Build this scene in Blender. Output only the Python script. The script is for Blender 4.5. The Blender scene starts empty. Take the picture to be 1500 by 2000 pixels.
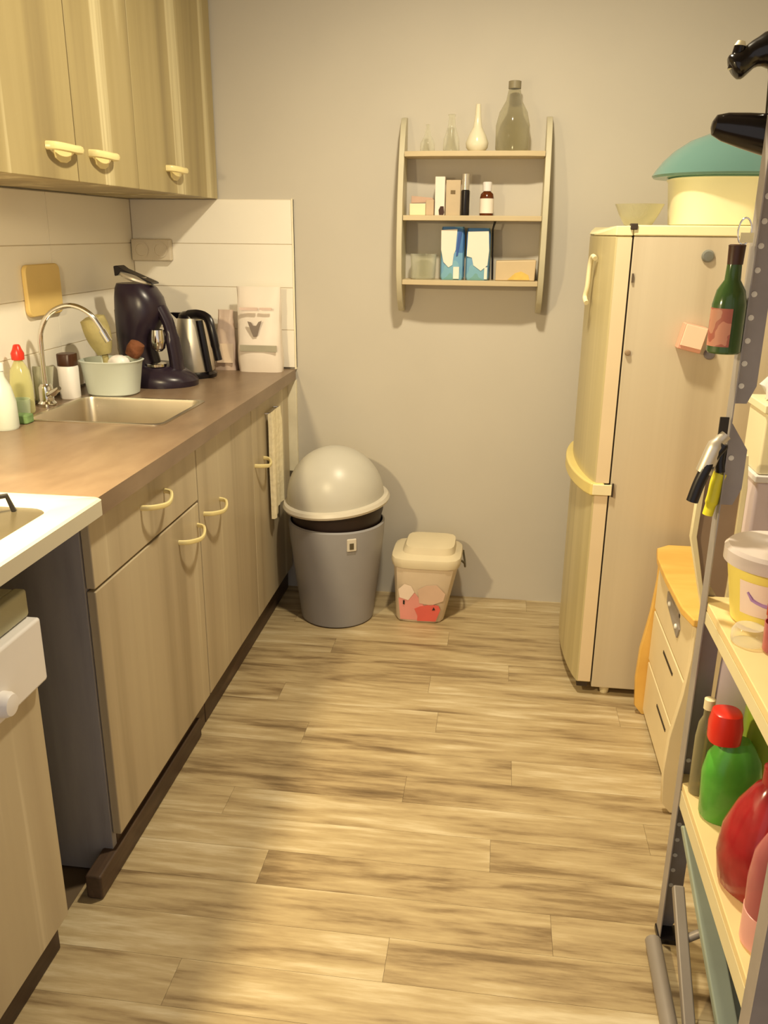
import bpy, bmesh, math, random
from mathutils import Vector, Matrix
S = bpy.context.scene
COL = S.collection
PI = math.pi

# ------------------------------------------------------------------ camera
F_PX, PITCH, YAW, ROLL, EYE = 1654.8, 0.3187, 0.1308, 0.0089, 1.3955
cd = bpy.data.cameras.new('camera'); cam = bpy.data.objects.new('camera', cd); COL.objects.link(cam)
fw = Vector((-math.sin(YAW)*math.cos(PITCH), math.cos(YAW)*math.cos(PITCH), -math.sin(PITCH)))
rt0 = Vector((math.cos(YAW), math.sin(YAW), 0)); up0 = rt0.cross(fw)
rt = rt0*math.cos(ROLL)+up0*math.sin(ROLL); up = up0*math.cos(ROLL)-rt0*math.sin(ROLL)
M = Matrix((rt, up, -fw)).transposed().to_4x4(); M.translation = Vector((0, 0, EYE))
cam.matrix_world = M
cd.sensor_fit = 'VERTICAL'; cd.sensor_height = 36; cd.lens = F_PX/2000*36; cd.clip_start = .02
S.camera = cam

# ------------------------------------------------------------------ world, lamps, exposure
W = bpy.data.worlds.new('world'); S.world = W; W.use_nodes = True
W.node_tree.nodes['Background'].inputs[0].default_value = (1.0, .93, .90, 1)
W.node_tree.nodes['Background'].inputs[1].default_value = .72

def lamp(name, kind, loc, power, color, size=.1, aim=None, shape='DISK', size_y=None):
    d = bpy.data.lights.new(name, kind); d.energy = power; d.color = color
    if kind == 'AREA':
        d.shape = shape; d.size = size
        if size_y: d.size_y = size_y
    else: d.shadow_soft_size = size
    o = bpy.data.objects.new(name, d); COL.objects.link(o); o.location = loc
    if aim: o.rotation_euler = (Vector(aim)-Vector(loc)).to_track_quat('-Z', 'Y').to_euler()
    return o
lamp('ceiling_lamp_light', 'AREA', (-.08, 1.95, 2.40), 35, (1, .87, .62), .12)
lamp('hood_lamp_light', 'AREA', (-.95, 1.05, 1.55), 27, (1, .80, .46), .09, aim=(-.72, 1.32, .3))
S.view_settings.view_transform = 'Standard'; S.view_settings.look = 'None'
S.view_settings.gamma = 1; S.view_settings.use_curve_mapping = False
S.view_settings.exposure = 0.0

# ------------------------------------------------------------------ materials
def lin(c):
    return tuple(((v/255)/12.92 if v/255 <= .04045 else ((v/255+.055)/1.055)**2.4) for v in c)+(1,)
def newmat(name):
    m = bpy.data.materials.new(name); m.use_nodes = True
    return m, m.node_tree, m.node_tree.nodes['Principled BSDF']
def mat(name, c, rough=.5, metal=0, var=.06, scale=9, bump=0, spec=.5, coat=0, alpha=1, trans=0, ior=1.45, emit=0):
    m, nt, b = newmat(name)
    n = nt.nodes; l = nt.links
    tc = n.new('ShaderNodeTexCoord'); no = n.new('ShaderNodeTexNoise'); no.inputs['Scale'].default_value = scale
    no.inputs['Detail'].default_value = 4
    l.new(tc.outputs['Object'], no.inputs['Vector'])
    cr = n.new('ShaderNodeValToRGB'); c0 = lin(c)
    cr.color_ramp.elements[0].color = tuple(v*(1-var*2) for v in c0[:3])+(1,)
    cr.color_ramp.elements[1].color = tuple(min(1, v*(1+var*2)) for v in c0[:3])+(1,)
    cr.color_ramp.elements[0].position = .3; cr.color_ramp.elements[1].position = .7
    l.new(no.outputs['Fac'], cr.inputs['Fac']); l.new(cr.outputs['Color'], b.inputs['Base Color'])
    b.inputs['Roughness'].default_value = rough; b.inputs['Metallic'].default_value = metal
    b.inputs['Specular IOR Level'].default_value = spec; b.inputs['Coat Weight'].default_value = coat
    b.inputs['Alpha'].default_value = alpha; b.inputs['Transmission Weight'].default_value = trans
    b.inputs['IOR'].default_value = ior
    if bump:
        bp = n.new('ShaderNodeBump'); bp.inputs['Strength'].default_value = bump; bp.inputs['Distance'].default_value = .01
        l.new(no.outputs['Fac'], bp.inputs['Height']); l.new(bp.outputs['Normal'], b.inputs['Normal'])
    return m
def wood(name, stops, scale, rough=.45, fine=.35, seed=1.0, spec=.4, rnd=.0, dist=1.2):
    """grain or streaks: noise stretched along one axis; every object shifts it by its own random number"""
    m, nt, b = newmat(name); n = nt.nodes; l = nt.links
    tc = n.new('ShaderNodeTexCoord'); oi = n.new('ShaderNodeObjectInfo')
    mu = n.new('ShaderNodeVectorMath'); mu.operation = 'SCALE'; mu.inputs[0].default_value = (7.3, 4.1, 5.7)
    l.new(oi.outputs['Random'], mu.inputs['Scale'])
    ad = n.new('ShaderNodeVectorMath'); ad.operation = 'ADD'
    l.new(tc.outputs['Object'], ad.inputs[0]); l.new(mu.outputs[0], ad.inputs[1])
    mp = n.new('ShaderNodeMapping'); mp.inputs['Scale'].default_value = scale; mp.inputs['Location'].default_value = (seed, seed*2, seed*3)
    l.new(ad.outputs[0], mp.inputs['Vector'])
    n1 = n.new('ShaderNodeTexNoise'); n1.inputs['Scale'].default_value = 1; n1.inputs['Detail'].default_value = 5; n1.inputs['Distortion'].default_value = dist
    n2 = n.new('ShaderNodeTexNoise'); n2.inputs['Scale'].default_value = 4.5; n2.inputs['Detail'].default_value = 6; n2.inputs['Roughness'].default_value = .65
    l.new(mp.outputs[0], n1.inputs['Vector']); l.new(mp.outputs[0], n2.inputs['Vector'])
    mx = n.new('ShaderNodeMix'); mx.data_type = 'FLOAT'; mx.inputs[0].default_value = fine
    l.new(n1.outputs['Fac'], mx.inputs[2]); l.new(n2.outputs['Fac'], mx.inputs[3])
    val = mx.outputs[0]
    if rnd:
        ma = n.new('ShaderNodeMath'); ma.operation = 'MULTIPLY_ADD'; ma.inputs[1].default_value = rnd; 
        l.new(oi.outputs['Random'], ma.inputs[0]); l.new(val, ma.inputs[2])
        ms = n.new('ShaderNodeMath'); ms.operation = 'SUBTRACT'; ms.inputs[1].default_value = rnd/2
        l.new(ma.outputs[0], ms.inputs[0]); val = ms.outputs[0]
    cr = n.new('ShaderNodeValToRGB'); e = cr.color_ramp.elements
    e[0].position, e[0].color = stops[0][0], lin(stops[0][1]); e[1].position, e[1].color = stops[-1][0], lin(stops[-1][1])
    for p, c in stops[1:-1]:
        x = e.new(p); x.color = lin(c)
    l.new(val, cr.inputs['Fac']); l.new(cr.outputs['Color'], b.inputs['Base Color'])
    b.inputs['Roughness'].default_value = rough; b.inputs['Specular IOR Level'].default_value = spec
    return m
def patches(name, cols, scale, rough=.5, seed=0.):
    """flat print made of colour patches (voronoi cells)"""
    m, nt, b = newmat(name); n = nt.nodes; l = nt.links
    tc = n.new('ShaderNodeTexCoord'); mp = n.new('ShaderNodeMapping'); mp.inputs['Location'].default_value = (seed, seed, seed)
    l.new(tc.outputs['Object'], mp.inputs['Vector'])
    no = n.new('ShaderNodeTexNoise'); no.inputs['Scale'].default_value = scale; no.inputs['Detail'].default_value = 1.5
    l.new(mp.outputs[0], no.inputs['Vector'])
    cr = n.new('ShaderNodeValToRGB'); cr.color_ramp.interpolation = 'CONSTANT'; e = cr.color_ramp.elements
    k = len(cols); e[0].position = 0; e[0].color = lin(cols[0]); e[1].position = .3+.4*(k-1)/k; e[1].color = lin(cols[-1])
    for i in range(1, k-1):
        x = e.new(.3+.4*i/k); x.color = lin(cols[i])
    l.new(no.outputs['Fac'], cr.inputs['Fac']); l.new(cr.outputs['Color'], b.inputs['Base Color'])
    b.inputs['Roughness'].default_value = rough
    return m
def glass(name, c, rough=.03, ior=1.3):
    """thin clear plastic or glass: see-through with its tint and surface gloss"""
    m, nt, b = newmat(name); n = nt.nodes; l = nt.links
    out = n['Material Output']
    tr = n.new('ShaderNodeBsdfTransparent'); tr.inputs[0].default_value = lin(c)
    b.inputs['Base Color'].default_value = lin(c); b.inputs['Roughness'].default_value = .12
    b.inputs['Specular IOR Level'].default_value = .8
    lw = n.new('ShaderNodeLayerWeight'); lw.inputs['Blend'].default_value = .35
    ma = n.new('ShaderNodeMath'); ma.operation = 'MULTIPLY_ADD'; ma.inputs[1].default_value = .6; ma.inputs[2].default_value = rough; ma.use_clamp = True
    l.new(lw.outputs['Facing'], ma.inputs[0])
    mx = n.new('ShaderNodeMixShader'); l.new(ma.outputs[0], mx.inputs[0]); l.new(tr.outputs[0], mx.inputs[1]); l.new(b.outputs[0], mx.inputs[2])
    l.new(mx.outputs[0], out.inputs['Surface'])
    return m

m_wall = mat('wall_paint', (201, 194, 180), .75, var=.012, scale=2.5)
m_ceil = mat('ceiling_paint', (158, 150, 134), .8, var=.01)  # darker even tone, set to cut light bounced onto the upper wall
m_tile = mat('white_tile', (246, 240, 226), .28, var=.01, scale=3, spec=.4)
m_grout = mat('grout', (222, 210, 190), .8)
m_edge = mat('tile_edge', (244, 234, 205), .35)
VS = (16, 16, .55)
m_cab = wood('base_cabinet_wood', [(.28, (158, 143, 116)), (.45, (182, 167, 139)), (.58, (189, 175, 146)), (.66, (218, 206, 178)), (.74, (187, 173, 144))], (8, 8, .25), .42, .12, dist=.5)
m_cabup = wood('wall_cabinet_wood', [(.28, (144, 128, 90)), (.45, (167, 151, 107)), (.56, (174, 158, 114)), (.63, (214, 202, 160)), (.70, (174, 158, 114))], (8, 8, .25), .42, .10, seed=2., dist=.5)
m_cabside = wood('grey_side_panel', [(.25, (124, 120, 122)), (.5, (148, 144, 146)), (.75, (166, 160, 158))], (9, 9, 1.2), .6, .3, seed=4.)
m_plinth = wood('dark_plinth_wood', [(.3, (52, 39, 29)), (.55, (76, 58, 44)), (.75, (98, 78, 60))], (18, 2, 18), .5, .4)
m_floor = wood('floor_plank_wood', [(.28, (100, 81, 57)), (.39, (138, 117, 85)), (.47, (172, 151, 114)), (.55, (188, 168, 129)), (.68, (216, 201, 168))], (1.05, 10, 6), .38, .5, rnd=.08, dist=2.0)
m_sub = mat('subfloor', (104, 86, 64), .8)
m_top = wood('worktop_laminate', [(.3, (112, 92, 72)), (.5, (132, 110, 88)), (.7, (148, 126, 102))], (5, 2, 5), .33, .3, seed=6.)
m_hand = mat('cream_metal_handle', (236, 220, 158), .3, var=.02, spec=.6)
m_steel = mat('brushed_steel', (214, 206, 190), .38, .75, var=.03)
m_sink = mat('sink_steel', (208, 198, 180), .33, 1, var=.03)
m_chrome = mat('chrome', (225, 222, 215), .1, 1, var=.01)
m_white = mat('white_enamel', (204, 197, 176), .25, var=.01)
m_panelw = mat('white_plastic', (230, 226, 224), .35, var=.01)
m_hobwell = mat('hob_well_enamel', (84, 76, 58), .25, var=.02)
m_black = mat('black_plastic', (22, 18, 22), .28, var=.1)
m_coffee = mat('dark_aubergine_plastic', (40, 30, 42), .3, var=.05)
m_dark = mat('dark_liner_plastic', (44, 32, 30), .5, var=.1)
m_iron = mat('cast_iron', (40, 36, 32), .6)
m_olive = mat('stove_top_edge', (168, 164, 132), .4, var=.02)
m_board = mat('cream_cutting_board', (226, 196, 124), .5, var=.03, scale=6)
m_cream = mat('cream_plastic', (238, 226, 184), .4, var=.02)
m_towel = mat('cream_towel', (238, 226, 190), .9, var=.03, scale=60, bump=.3)
m_bin = mat('grey_bin_plastic', (150, 148, 150), .42, var=.015)
m_binlid = mat('pale_grey_bin_lid', (196, 192, 180), .35, var=.015)
m_binrim = mat('bin_rim_plastic', (208, 200, 184), .4, var=.015)
m_bucket = mat('cream_translucent_plastic', (222, 204, 178), .4, var=.03)
m_print = patches('pink_tub_print', [(236, 196, 184), (232, 160, 150), (224, 110, 98), (226, 100, 88)], 7, seed=2.1)
m_shelfw = mat('olive_shelf_paint', (200, 192, 164), .45, var=.03)
m_shelfb = mat('shelf_board_wood', (200, 182, 146), .45, var=.04, scale=4)
m_clear = glass('clear_glass', (247, 247, 240), .04)
m_smoke = glass('smoky_bottle_glass', (226, 223, 206), .07)
m_vase = mat('milky_glass', (236, 228, 200), .2, var=.02, alpha=.9)
m_fridge = wood('fridge_side_sheen', [(.3, (188, 173, 145)), (.5, (198, 184, 156)), (.7, (212, 199, 172))], (7, 7, .12), .33, .05, seed=8., spec=.5)  # vertical reflection streaks are painted into the side colour
m_fdoor = wood('fridge_door_metal', [(.3, (180, 166, 122)), (.5, (194, 180, 134)), (.7, (208, 194, 148))], (10, 10, .25), .36, .12, seed=9., spec=.5)
m_fedge = mat('fridge_door_edge', (228, 208, 172), .4, var=.01)
m_ftop = mat('fridge_top_plastic', (240, 230, 182), .4, var=.01)
m_fhand = mat('yellowed_handle_plastic', (226, 206, 130), .35, var=.02)
m_gasket = mat('dark_gasket', (60, 48, 36), .7)
m_teal = glass('teal_clear_plastic', (140, 182, 174), .30)
m_tubcr = mat('cream_container_plastic', (240, 230, 190), .3, var=.01)
m_galv = mat('galvanised_steel', (160, 153, 149), .42, .2, var=.05, scale=14)
m_galvd = mat('dark_steel_plate', (112, 106, 104), .45, .4, var=.05, scale=14)
m_hole = mat('pale_rivet', (250, 246, 236), .3)
m_rshelf = mat('cream_shelf_board', (232, 208, 152), .4, var=.04, scale=5)
m_redge = mat('cream_shelf_edge', (222, 210, 168), .35, var=.02)
m_yel = wood('yellow_pine', [(.3, (222, 172, 84)), (.5, (234, 188, 98)), (.7, (240, 198, 112))], (3, 9, 3), .4, .2)
m_draw = mat('cream_drawer_front', (238, 220, 178), .4, var=.015)
m_grn = mat('green_bottle_glass', (58, 84, 42), .15, var=.08)
m_pinkl = patches('pink_bottle_label', [(190, 128, 104), (160, 88, 72), (182, 128, 104)], 30)
m_lime = mat('lime_plastic', (150, 178, 62), .25, var=.03)
m_green = mat('green_bottle_plastic', (88, 168, 60), .22, var=.12, scale=12)
m_red = mat('red_cap_plastic', (216, 52, 36), .3, var=.03)
m_redb = mat('dark_red_bottle_plastic', (158, 40, 42), .15, var=.14, scale=14)
m_pink = mat('pink_plastic', (232, 170, 160), .3, var=.04)
m_rose = glass('rose_clear_plastic', (214, 130, 130), .3)
m_yelp = mat('yellow_grip_plastic', (232, 222, 50), .35, var=.03)
m_lav = mat('pale_lavender_plastic', (222, 208, 214), .4, var=.015)
m_lid = glass('cloudy_lid_plastic', (226, 214, 210), .55)
m_marg = mat('yellow_tub_plastic', (234, 216, 112), .4, var=.03)
m_mlab = mat('pale_pink_label', (238, 216, 204), .5, var=.02)
m_viol = mat('violet_print', (176, 140, 196), .5)
m_brick = mat('brick_red', (178, 72, 42), .5, var=.05)
m_step = mat('grey_green_metal', (168, 180, 164), .45, .1, var=.04)
m_stepg = mat('grey_metal', (150, 141, 132), .45, .2, var=.04)
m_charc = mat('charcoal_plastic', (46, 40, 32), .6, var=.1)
m_bluep = patches('blue_white_carton', [(72, 122, 180), (112, 164, 200), (126, 178, 200), (120, 170, 172)], 9, seed=4.)
m_paper = mat('white_paper_label', (238, 228, 214), .6, var=.015)
m_brown = mat('dark_brown_cap', (64, 34, 14), .35, var=.08)
m_amber = mat('amber_glass', (92, 44, 14), .2)
m_paleb = mat('pale_blue_plastic', (206, 214, 204), .4, var=.015)
m_oliveb = mat('olive_bristle', (176, 164, 112), .7, var=.05, scale=30, bump=.3)
m_bag = mat('white_coffee_bag', (240, 228, 214), .4, var=.02, bump=.25, scale=8)
m_bagp = mat('rose_grey_bag', (206, 184, 168), .35, var=.06, bump=.3, scale=12)
m_emb = mat('grey_emblem_print', (142, 128, 116), .6)
m_pinkt = mat('pale_rose_print', (226, 200, 186), .6)
m_sock = mat('socket_plastic', (214, 202, 180), .4, var=.01)
m_memo = mat('salmon_paper', (226, 168, 142), .6, var=.02)
m_memot = mat('peach_note', (250, 214, 184), .6, var=.01)
m_tray = mat('grey_brown_tray', (150, 128, 108), .45, var=.04)
m_sponge = mat('green_scourer', (110, 140, 90), .9, var=.1, scale=40, bump=.4)
m_soap = glass('pale_soap_liquid', (226, 224, 170), .45)
m_blackenam = mat('black_enamel', (24, 18, 16), .18, var=.1)

# ------------------------------------------------------------------ mesh helpers
def add_box(bm, x0, x1, y0, y1, z0, z1):
    v = [bm.verts.new(p) for p in ((x0,y0,z0),(x1,y0,z0),(x1,y1,z0),(x0,y1,z0),(x0,y0,z1),(x1,y0,z1),(x1,y1,z1),(x0,y1,z1))]
    for f in ((0,3,2,1),(4,5,6,7),(0,1,5,4),(1,2,6,5),(2,3,7,6),(3,0,4,7)): bm.faces.new([v[i] for i in f])
    return v
def box(*a):
    bm = bmesh.new(); add_box(bm, *a); return bm
def rings(bm, rr, cap0=True, cap1=True):
    """skin a list of equal-length closed rings of points"""
    vs = [[bm.verts.new(p) for p in r] for r in rr]; n = len(rr[0])
    for a, b in zip(vs, vs[1:]):
        for i in range(n): bm.faces.new((a[i], a[(i+1) % n], b[(i+1) % n], b[i]))
    if cap0: bm.faces.new(vs[0][::-1])
    if cap1: bm.faces.new(vs[-1])
def circle(cx, cy, z, rx, ry=None, n=28, p=2.0):
    ry = rx if ry is None else ry; o = []
    for i in range(n):
        a = 2*PI*i/n; c, s = math.cos(a), math.sin(a)
        k = (abs(c)**p+abs(s)**p)**(-1/p)
        o.append((cx+rx*k*c, cy+ry*k*s, z))
    return o
def lathe(prof, cx=0, cy=0, n=28, p=2.0, ky=1.0, bm=None, cap0=True, cap1=True):
    bm = bm or bmesh.new()
    rings(bm, [circle(cx, cy, z, max(r, .0004), max(r, .0004)*ky, n, p) for r, z in prof], cap0, cap1); return bm
def tube(pts, r, n=10, bm=None, flat=1.0):
    bm = bm or bmesh.new(); pts = [Vector(p) for p in pts]; k = len(pts)
    rs = r if isinstance(r, (list, tuple)) else [r]*k
    rr = []; up_ = None
    for i, p in enumerate(pts):
        t = (pts[min(i+1, k-1)]-pts[max(i-1, 0)]).normalized()
        if up_ is None:
            up_ = Vector((0, 0, 1)) if abs(t.z) < .9 else Vector((0, 1, 0))
        u = (up_-t*up_.dot(t)).normalized(); up_ = u; w = t.cross(u)
        rr.append([p+(u*math.cos(2*PI*j/n)*flat+w*math.sin(2*PI*j/n))*rs[i] for j in range(n)])
    rings(bm, rr); return bm
def smooth_path(pts, k=6):
    P = [Vector(p) for p in pts]; o = []
    for i in range(len(P)-1):
        a, b, c, d = P[max(i-1, 0)], P[i], P[i+1], P[min(i+2, len(P)-1)]
        for j in range(k):
            t = j/k
            o.append(.5*((2*b)+(c-a)*t+(2*a-5*b+4*c-d)*t*t+(3*b-a-3*c+d)*t**3))
    return o+[P[-1]]
def prism(poly, axis, a, b, bm=None):
    """poly: 2D outline; axis 'x': (y,z), 'y': (x,z), 'z': (x,y)"""
    bm = bm or bmesh.new()
    f = {'x': lambda u, v, w: (w, u, v), 'y': lambda u, v, w: (u, w, v), 'z': lambda u, v, w: (u, v, w)}[axis]
    rings(bm, [[f(u, v, a) for u, v in poly], [f(u, v, b) for u, v in poly]]); return bm
def rrect(x0, x1, y0, y1, r, n=5):
    o = []
    for cx, cy, a0 in ((x1-r, y1-r, 0), (x0+r, y1-r, PI/2), (x0+r, y0+r, PI), (x1-r, y0+r, 1.5*PI)):
        for i in range(n+1):
            a = a0+PI/2*i/n; o.append((cx+r*math.cos(a), cy+r*math.sin(a)))
    return o
def rot(bm, ang, axis, pivot):
    bmesh.ops.rotate(bm, verts=bm.verts, cent=pivot, matrix=Matrix.Rotation(ang, 3, axis)); return bm

def obj(name, bm, m, parent=None, bev=0, smooth=False, seg=2, label=None, loc=None, sub=0):
    """link a bmesh (written in world coordinates) as ONE object; its origin is the parent's, or the middle of its own base"""
    bmesh.ops.recalc_face_normals(bm, faces=bm.faces)
    if parent is not None: o0 = parent['_o'] if '_o' in parent else (0, 0, 0)
    elif loc is not None: o0 = loc
    else:
        xs = [v.co for v in bm.verts]
        o0 = ((min(v.x for v in xs)+max(v.x for v in xs))/2, (min(v.y for v in xs)+max(v.y for v in xs))/2, min(v.z for v in xs))
    o0 = Vector(o0)
    for v in bm.verts: v.co -= o0
    if smooth:
        for f in bm.faces: f.smooth = True
        for e in bm.edges:
            if len(e.link_faces) == 2 and e.calc_face_angle(0) > math.radians(38): e.smooth = False
    me = bpy.data.meshes.new(name); bm.to_mesh(me); bm.free()
    if m: me.materials.append(m)
    o = bpy.data.objects.new(name, me); COL.objects.link(o)
    if parent is not None: o.parent = parent; ORIG[o.name] = ORIG[parent.name]
    else: o.location = o0; ORIG[o.name] = o0
    if sub:
        s = o.modifiers.new('sub', 'SUBSURF'); s.levels = s.render_levels = sub
    if bev:
        b = o.modifiers.new('bevel', 'BEVEL'); b.width = bev; b.segments = seg; b.limit_method = 'ANGLE'; b.angle_limit = .7
        for p in me.polygons: p.use_smooth = True
        b.harden_normals = True
    if label: o['label'] = label
    return o
ORIG = {}
_obj = obj
def obj(name, bm, m, parent=None, **k):
    if parent is not None: parent['_o'] = tuple(ORIG[parent.name])
    o = _obj(name, bm, m, parent, **k)
    if parent is not None: del parent['_o']
    return o
def thing(name, label, cat, loc, group=None):
    o = bpy.data.objects.new(name, None); COL.objects.link(o); o.location = loc; ORIG[o.name] = Vector(loc)
    o.empty_display_size = .05
    return tag(o, label, cat, group)
def tag(o, label, cat, group=None):
    o['label'] = label; o['category'] = cat
    if group: o['group'] = group
    return o
def struct(name, bm, m, label=None, parent=None, **k):
    o = obj(name, bm, m, parent, loc=(0, 0, 0) if parent is None else None, **k)
    if parent is None:
        o['kind'] = 'structure'
        if label: o['label'] = label
    return o

# ------------------------------------------------------------------ room shell
D, XL, XR, H = 3.165, -1.3785, .985, .90
XC = -.7585                                     # worktop front
YN, CEIL = -.6, 2.52
fl = struct('floor', box(XL-.1, XR+.1, YN, D+.1, -.08, -.0075), m_sub, 'brown grey wood plank floor running across the room')
wb = struct('wall_back', box(XL-.1, XR+.1, D, D+.1, -.0075, CEIL), m_wall, 'plain greige end wall of the kitchen')
wl = struct('wall_left', box(XL-.1, XL, YN, D, -.0075, CEIL), m_wall, 'left wall behind the worktop')
wr = struct('wall_right', box(XR, XR+.1, YN, D, -.0075, CEIL), m_wall, 'right wall behind the fridge')
struct('ceiling', box(XL-.1, XR+.1, YN, D+.1, CEIL, CEIL+.08), m_ceil, 'unseen ceiling, toned darker to cut bounced light')

rnd = random.Random(5)
y = D; row = 0; PW = .111
while y > .62:
    y0 = y-PW; off = [0, .47, .83, .21, .66][row % 5]+rnd.uniform(-.12, .12)
    x = -.86-off
    while x < XR:
        a, b = max(x, -.86), min(x+1.05, XR)
        if b-a > .03:
            cx, cy = (a+b)/2, (y+y0)/2
            bm = box(a+.0003-cx, b-.0003-cx, y0+.0003-cy, y-.0003-cy, -.0075, 0)
            me = bpy.data.meshes.new('plank'); bmesh.ops.recalc_face_normals(bm, faces=bm.faces); bm.to_mesh(me); bm.free(); me.materials.append(m_floor)
            o = bpy.data.objects.new('plank', me); COL.objects.link(o); o.parent = fl; o.location = (cx, cy, 0)
        x += 1.05
    y = y0; row += 1

# tiles: back wall from the corner to the worktop front, left wall behind the worktop
TZ = [.905, 1.045, 1.198, 1.351, 1.504]
obj('grout_bed', box(XL, XC+.004, D-.008, D, .905, 1.505), m_grout, wb)
obj('grout_bed', box(XL, XL+.008, .6, D-.008, .905, 1.505), m_grout, wl)
for i in range(4):
    for a, b in ((XL+.012, XC-.002),):
        obj('tile', box(a+.0008, b-.0008, D-.011, D-.007, TZ[i]+.0012, TZ[i+1]-.0012), m_tile, wb, bev=.0008, seg=1)
    yy = D-.012
    while yy > .7:
        obj('tile', box(XL+.007, XL+.011, yy-.6045, yy-.0008, TZ[i]+.0012, TZ[i+1]-.0012), m_tile, wl, bev=.0008, seg=1)
        yy -= .6053
obj('tile_edge_strip', box(XC-.002, XC+.004, D-.012, D, .90, 1.507), m_edge, wb)
struct('trim_1', box(XC-.034, XC+.002, D-.02, D, .50, .858), m_edge, 'cream edge strip below the end of the worktop', bev=.002)

# ------------------------------------------------------------------ wall cabinets
XW = XL+.35
def handle(parent, p0, p1, out, sag=.012, r=.0045, name='handle', m=None):
    """bow handle between two points on a front facing +X"""
    (x, ya, z) = p0; yb = p1[1]; ym = (ya+yb)/2
    pts = smooth_path([(x-.001, ya, z), (x+out*.6, ya+(yb-ya)*.06, z-sag*.1), (x+out, ya+(yb-ya)*.3, z-sag*.55), (x+out*1.08, ym, z-sag*.8), (x+out, ya+(yb-ya)*.7, z-sag*.55), (x+out*.6, ya+(yb-ya)*.94, z-sag*.1), (x-.001, yb, z)], 4)
    return obj(name, tube(pts, r, 8, flat=1.5), m or m_hand, parent, smooth=True)
def wall_unit(y0, y1, label, hy, z0=1.5077, top=2.22, filler=None):
    t = thing('wall_cabinet', label, 'cabinet', (XL+.012, (y0+y1)/2, z0))
    obj('body', box(XL+.0125, XW-.02, y0+.001, y1-.001, z0, top), m_cabup, t, bev=.001, seg=1)
    d = obj('door', box(XW-.019, XW, y0+.002, y1-.002, z0-.002, top), m_cabup, t, bev=.0025)
    if hy:
        # flat bow pull; pale plate added for the lit door inside its shadow
        z = z0+.068
        h = handle(d, (XW, hy[0], z), (XW, hy[1], z), .030, sag=.004, r=.0062)
        c = (hy[0]+hy[1])/2; w = (hy[1]-hy[0])/2
        bm = prism([(c-w*.62, z-.002), (c-w*.5, z-.024), (c-w*.2, z-.032), (c+w*.2, z-.032), (c+w*.5, z-.024), (c+w*.62, z-.002)], 'x', XW-.0005, XW+.004)
        obj('lit_door_patch', bm, m_hand, h, bev=.0015)
    if filler: obj('filler_panel', box(XL+.0125, XW-.002, y1, D-.0125, z0-.002, top), m_cabup, t, bev=.002)
    return t
wall_unit(1.49, 2.09, 'wood-look wall cabinet nearest the camera, its pull at the far end of the door', (1.945, 2.085))
wall_unit(2.09, 2.45, 'middle wood-look wall cabinet, its pull at the near end of the door', (2.155, 2.285))
wall_unit(2.45, 2.81, 'wood-look wall cabinet nearest the end wall, closed off by a plain filler panel', (2.665, 2.795), filler=True)

# ------------------------------------------------------------------ base cabinets, worktop, sink
XF = -.788                                      # door fronts
t = thing('base_cabinet', 'wood-look base cabinet with one drawer over one door and a grey open side', 'cabinet', (-1.08, 1.81, 0))
obj('side_panel', box(XL+.002, XF-.021, 1.492, 1.512, .0, .858), m_cabside, t, bev=.001)
obj('body', box(XL+.002, XF-.021, 1.512, 2.114, .098, .858), m_cab, t)
obj('plinth', box(-.835, -.797, 1.402, 2.05, .001, .062), m_plinth, t, bev=.006, label='dark brown plinth board that has come loose at the near end')
obj('plinth', box(-.84, -.8085, 1.513, 2.112, .001, .097), m_plinth, t, bev=.003)
dr = obj('drawer', box(XF-.02, XF, 1.496, 2.112, .70, .856), m_cab, t, bev=.003)
handle(dr, (XF, 1.745, .795), (XF, 1.885, .795), .034)
do = obj('door', box(XF-.02, XF, 1.496, 2.112, .10, .694), m_cab, t, bev=.003)
handle(do, (XF, 1.955, .634), (XF, 2.095, .634), .034)
t = thing('base_cabinet', 'wood-look base cabinet with two doors below the sink', 'cabinet', (-1.08, 2.64, 0))
obj('body', box(XL+.002, XF-.021, 2.116, D-.002, .098, .70), m_cab, t)
obj('top_rail', box(XF-.06, XF-.021, 2.116, D-.022, .70, .858), m_cab, t)
obj('plinth', box(-.84, -.8085, 2.118, D-.022, .001, .097), m_plinth, t, bev=.003)
d2 = obj('door', box(XF-.02, XF, 2.118, 2.64, .10, .856), m_cab, t, bev=.003)
handle(d2, (XF, 2.15, .648), (XF, 2.29, .648), .034)
d3 = obj('door', box(XF-.02, XF, 2.644, D-.024, .10, .856), m_cab, t, bev=.003)
handle(d3, (XF, 2.665, .648), (XF, 2.775, .648), .034)

SX0, SX1, SY0, SY1 = -1.27, -.885, 2.128, 2.475
bm = bmesh.new()
for a in ((XL+.012, SX0, 1.492, D-.012), (SX1, XC, 1.492, D-.012), (SX0, SX1, 1.492, SY0), (SX0, SX1, SY1, D-.012)):
    add_box(bm, a[0], a[1], a[2], a[3], .86, .90)
bmesh.ops.remove_doubles(bm, verts=bm.verts, dist=1e-5)
inner = [f for f in bm.faces if False]
tag(obj('worktop', bm, m_top), 'long brown laminate worktop over the base cabinets', 'worktop')
t = thing('sink', 'square stainless steel sink let into the brown worktop', 'sink', ((SX0+SX1)/2, (SY0+SY1)/2, .75))
bm = bmesh.new()
o_ = lambda e, z, r: [(x, y, z) for x, y in rrect(SX0+e, SX1-e, SY0+e, SY1-e, r, 5)]
rings(bm, [o_(-.008, .9005, .03), o_(-.008, .9025, .03), o_(.004, .9025, .03), o_(.006, .895, .03), o_(.010, .78, .035), o_(.03, .758, .05), o_(.12, .755, .04)], cap0=False)
obj('basin', bm, m_sink, t, smooth=True)
obj('drain', lathe([(.04, .7555), (.04, .7575), (.028, .7575), (.026, .756)], -1.08, 2.3, 24), m_chrome, t, smooth=True)

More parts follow.
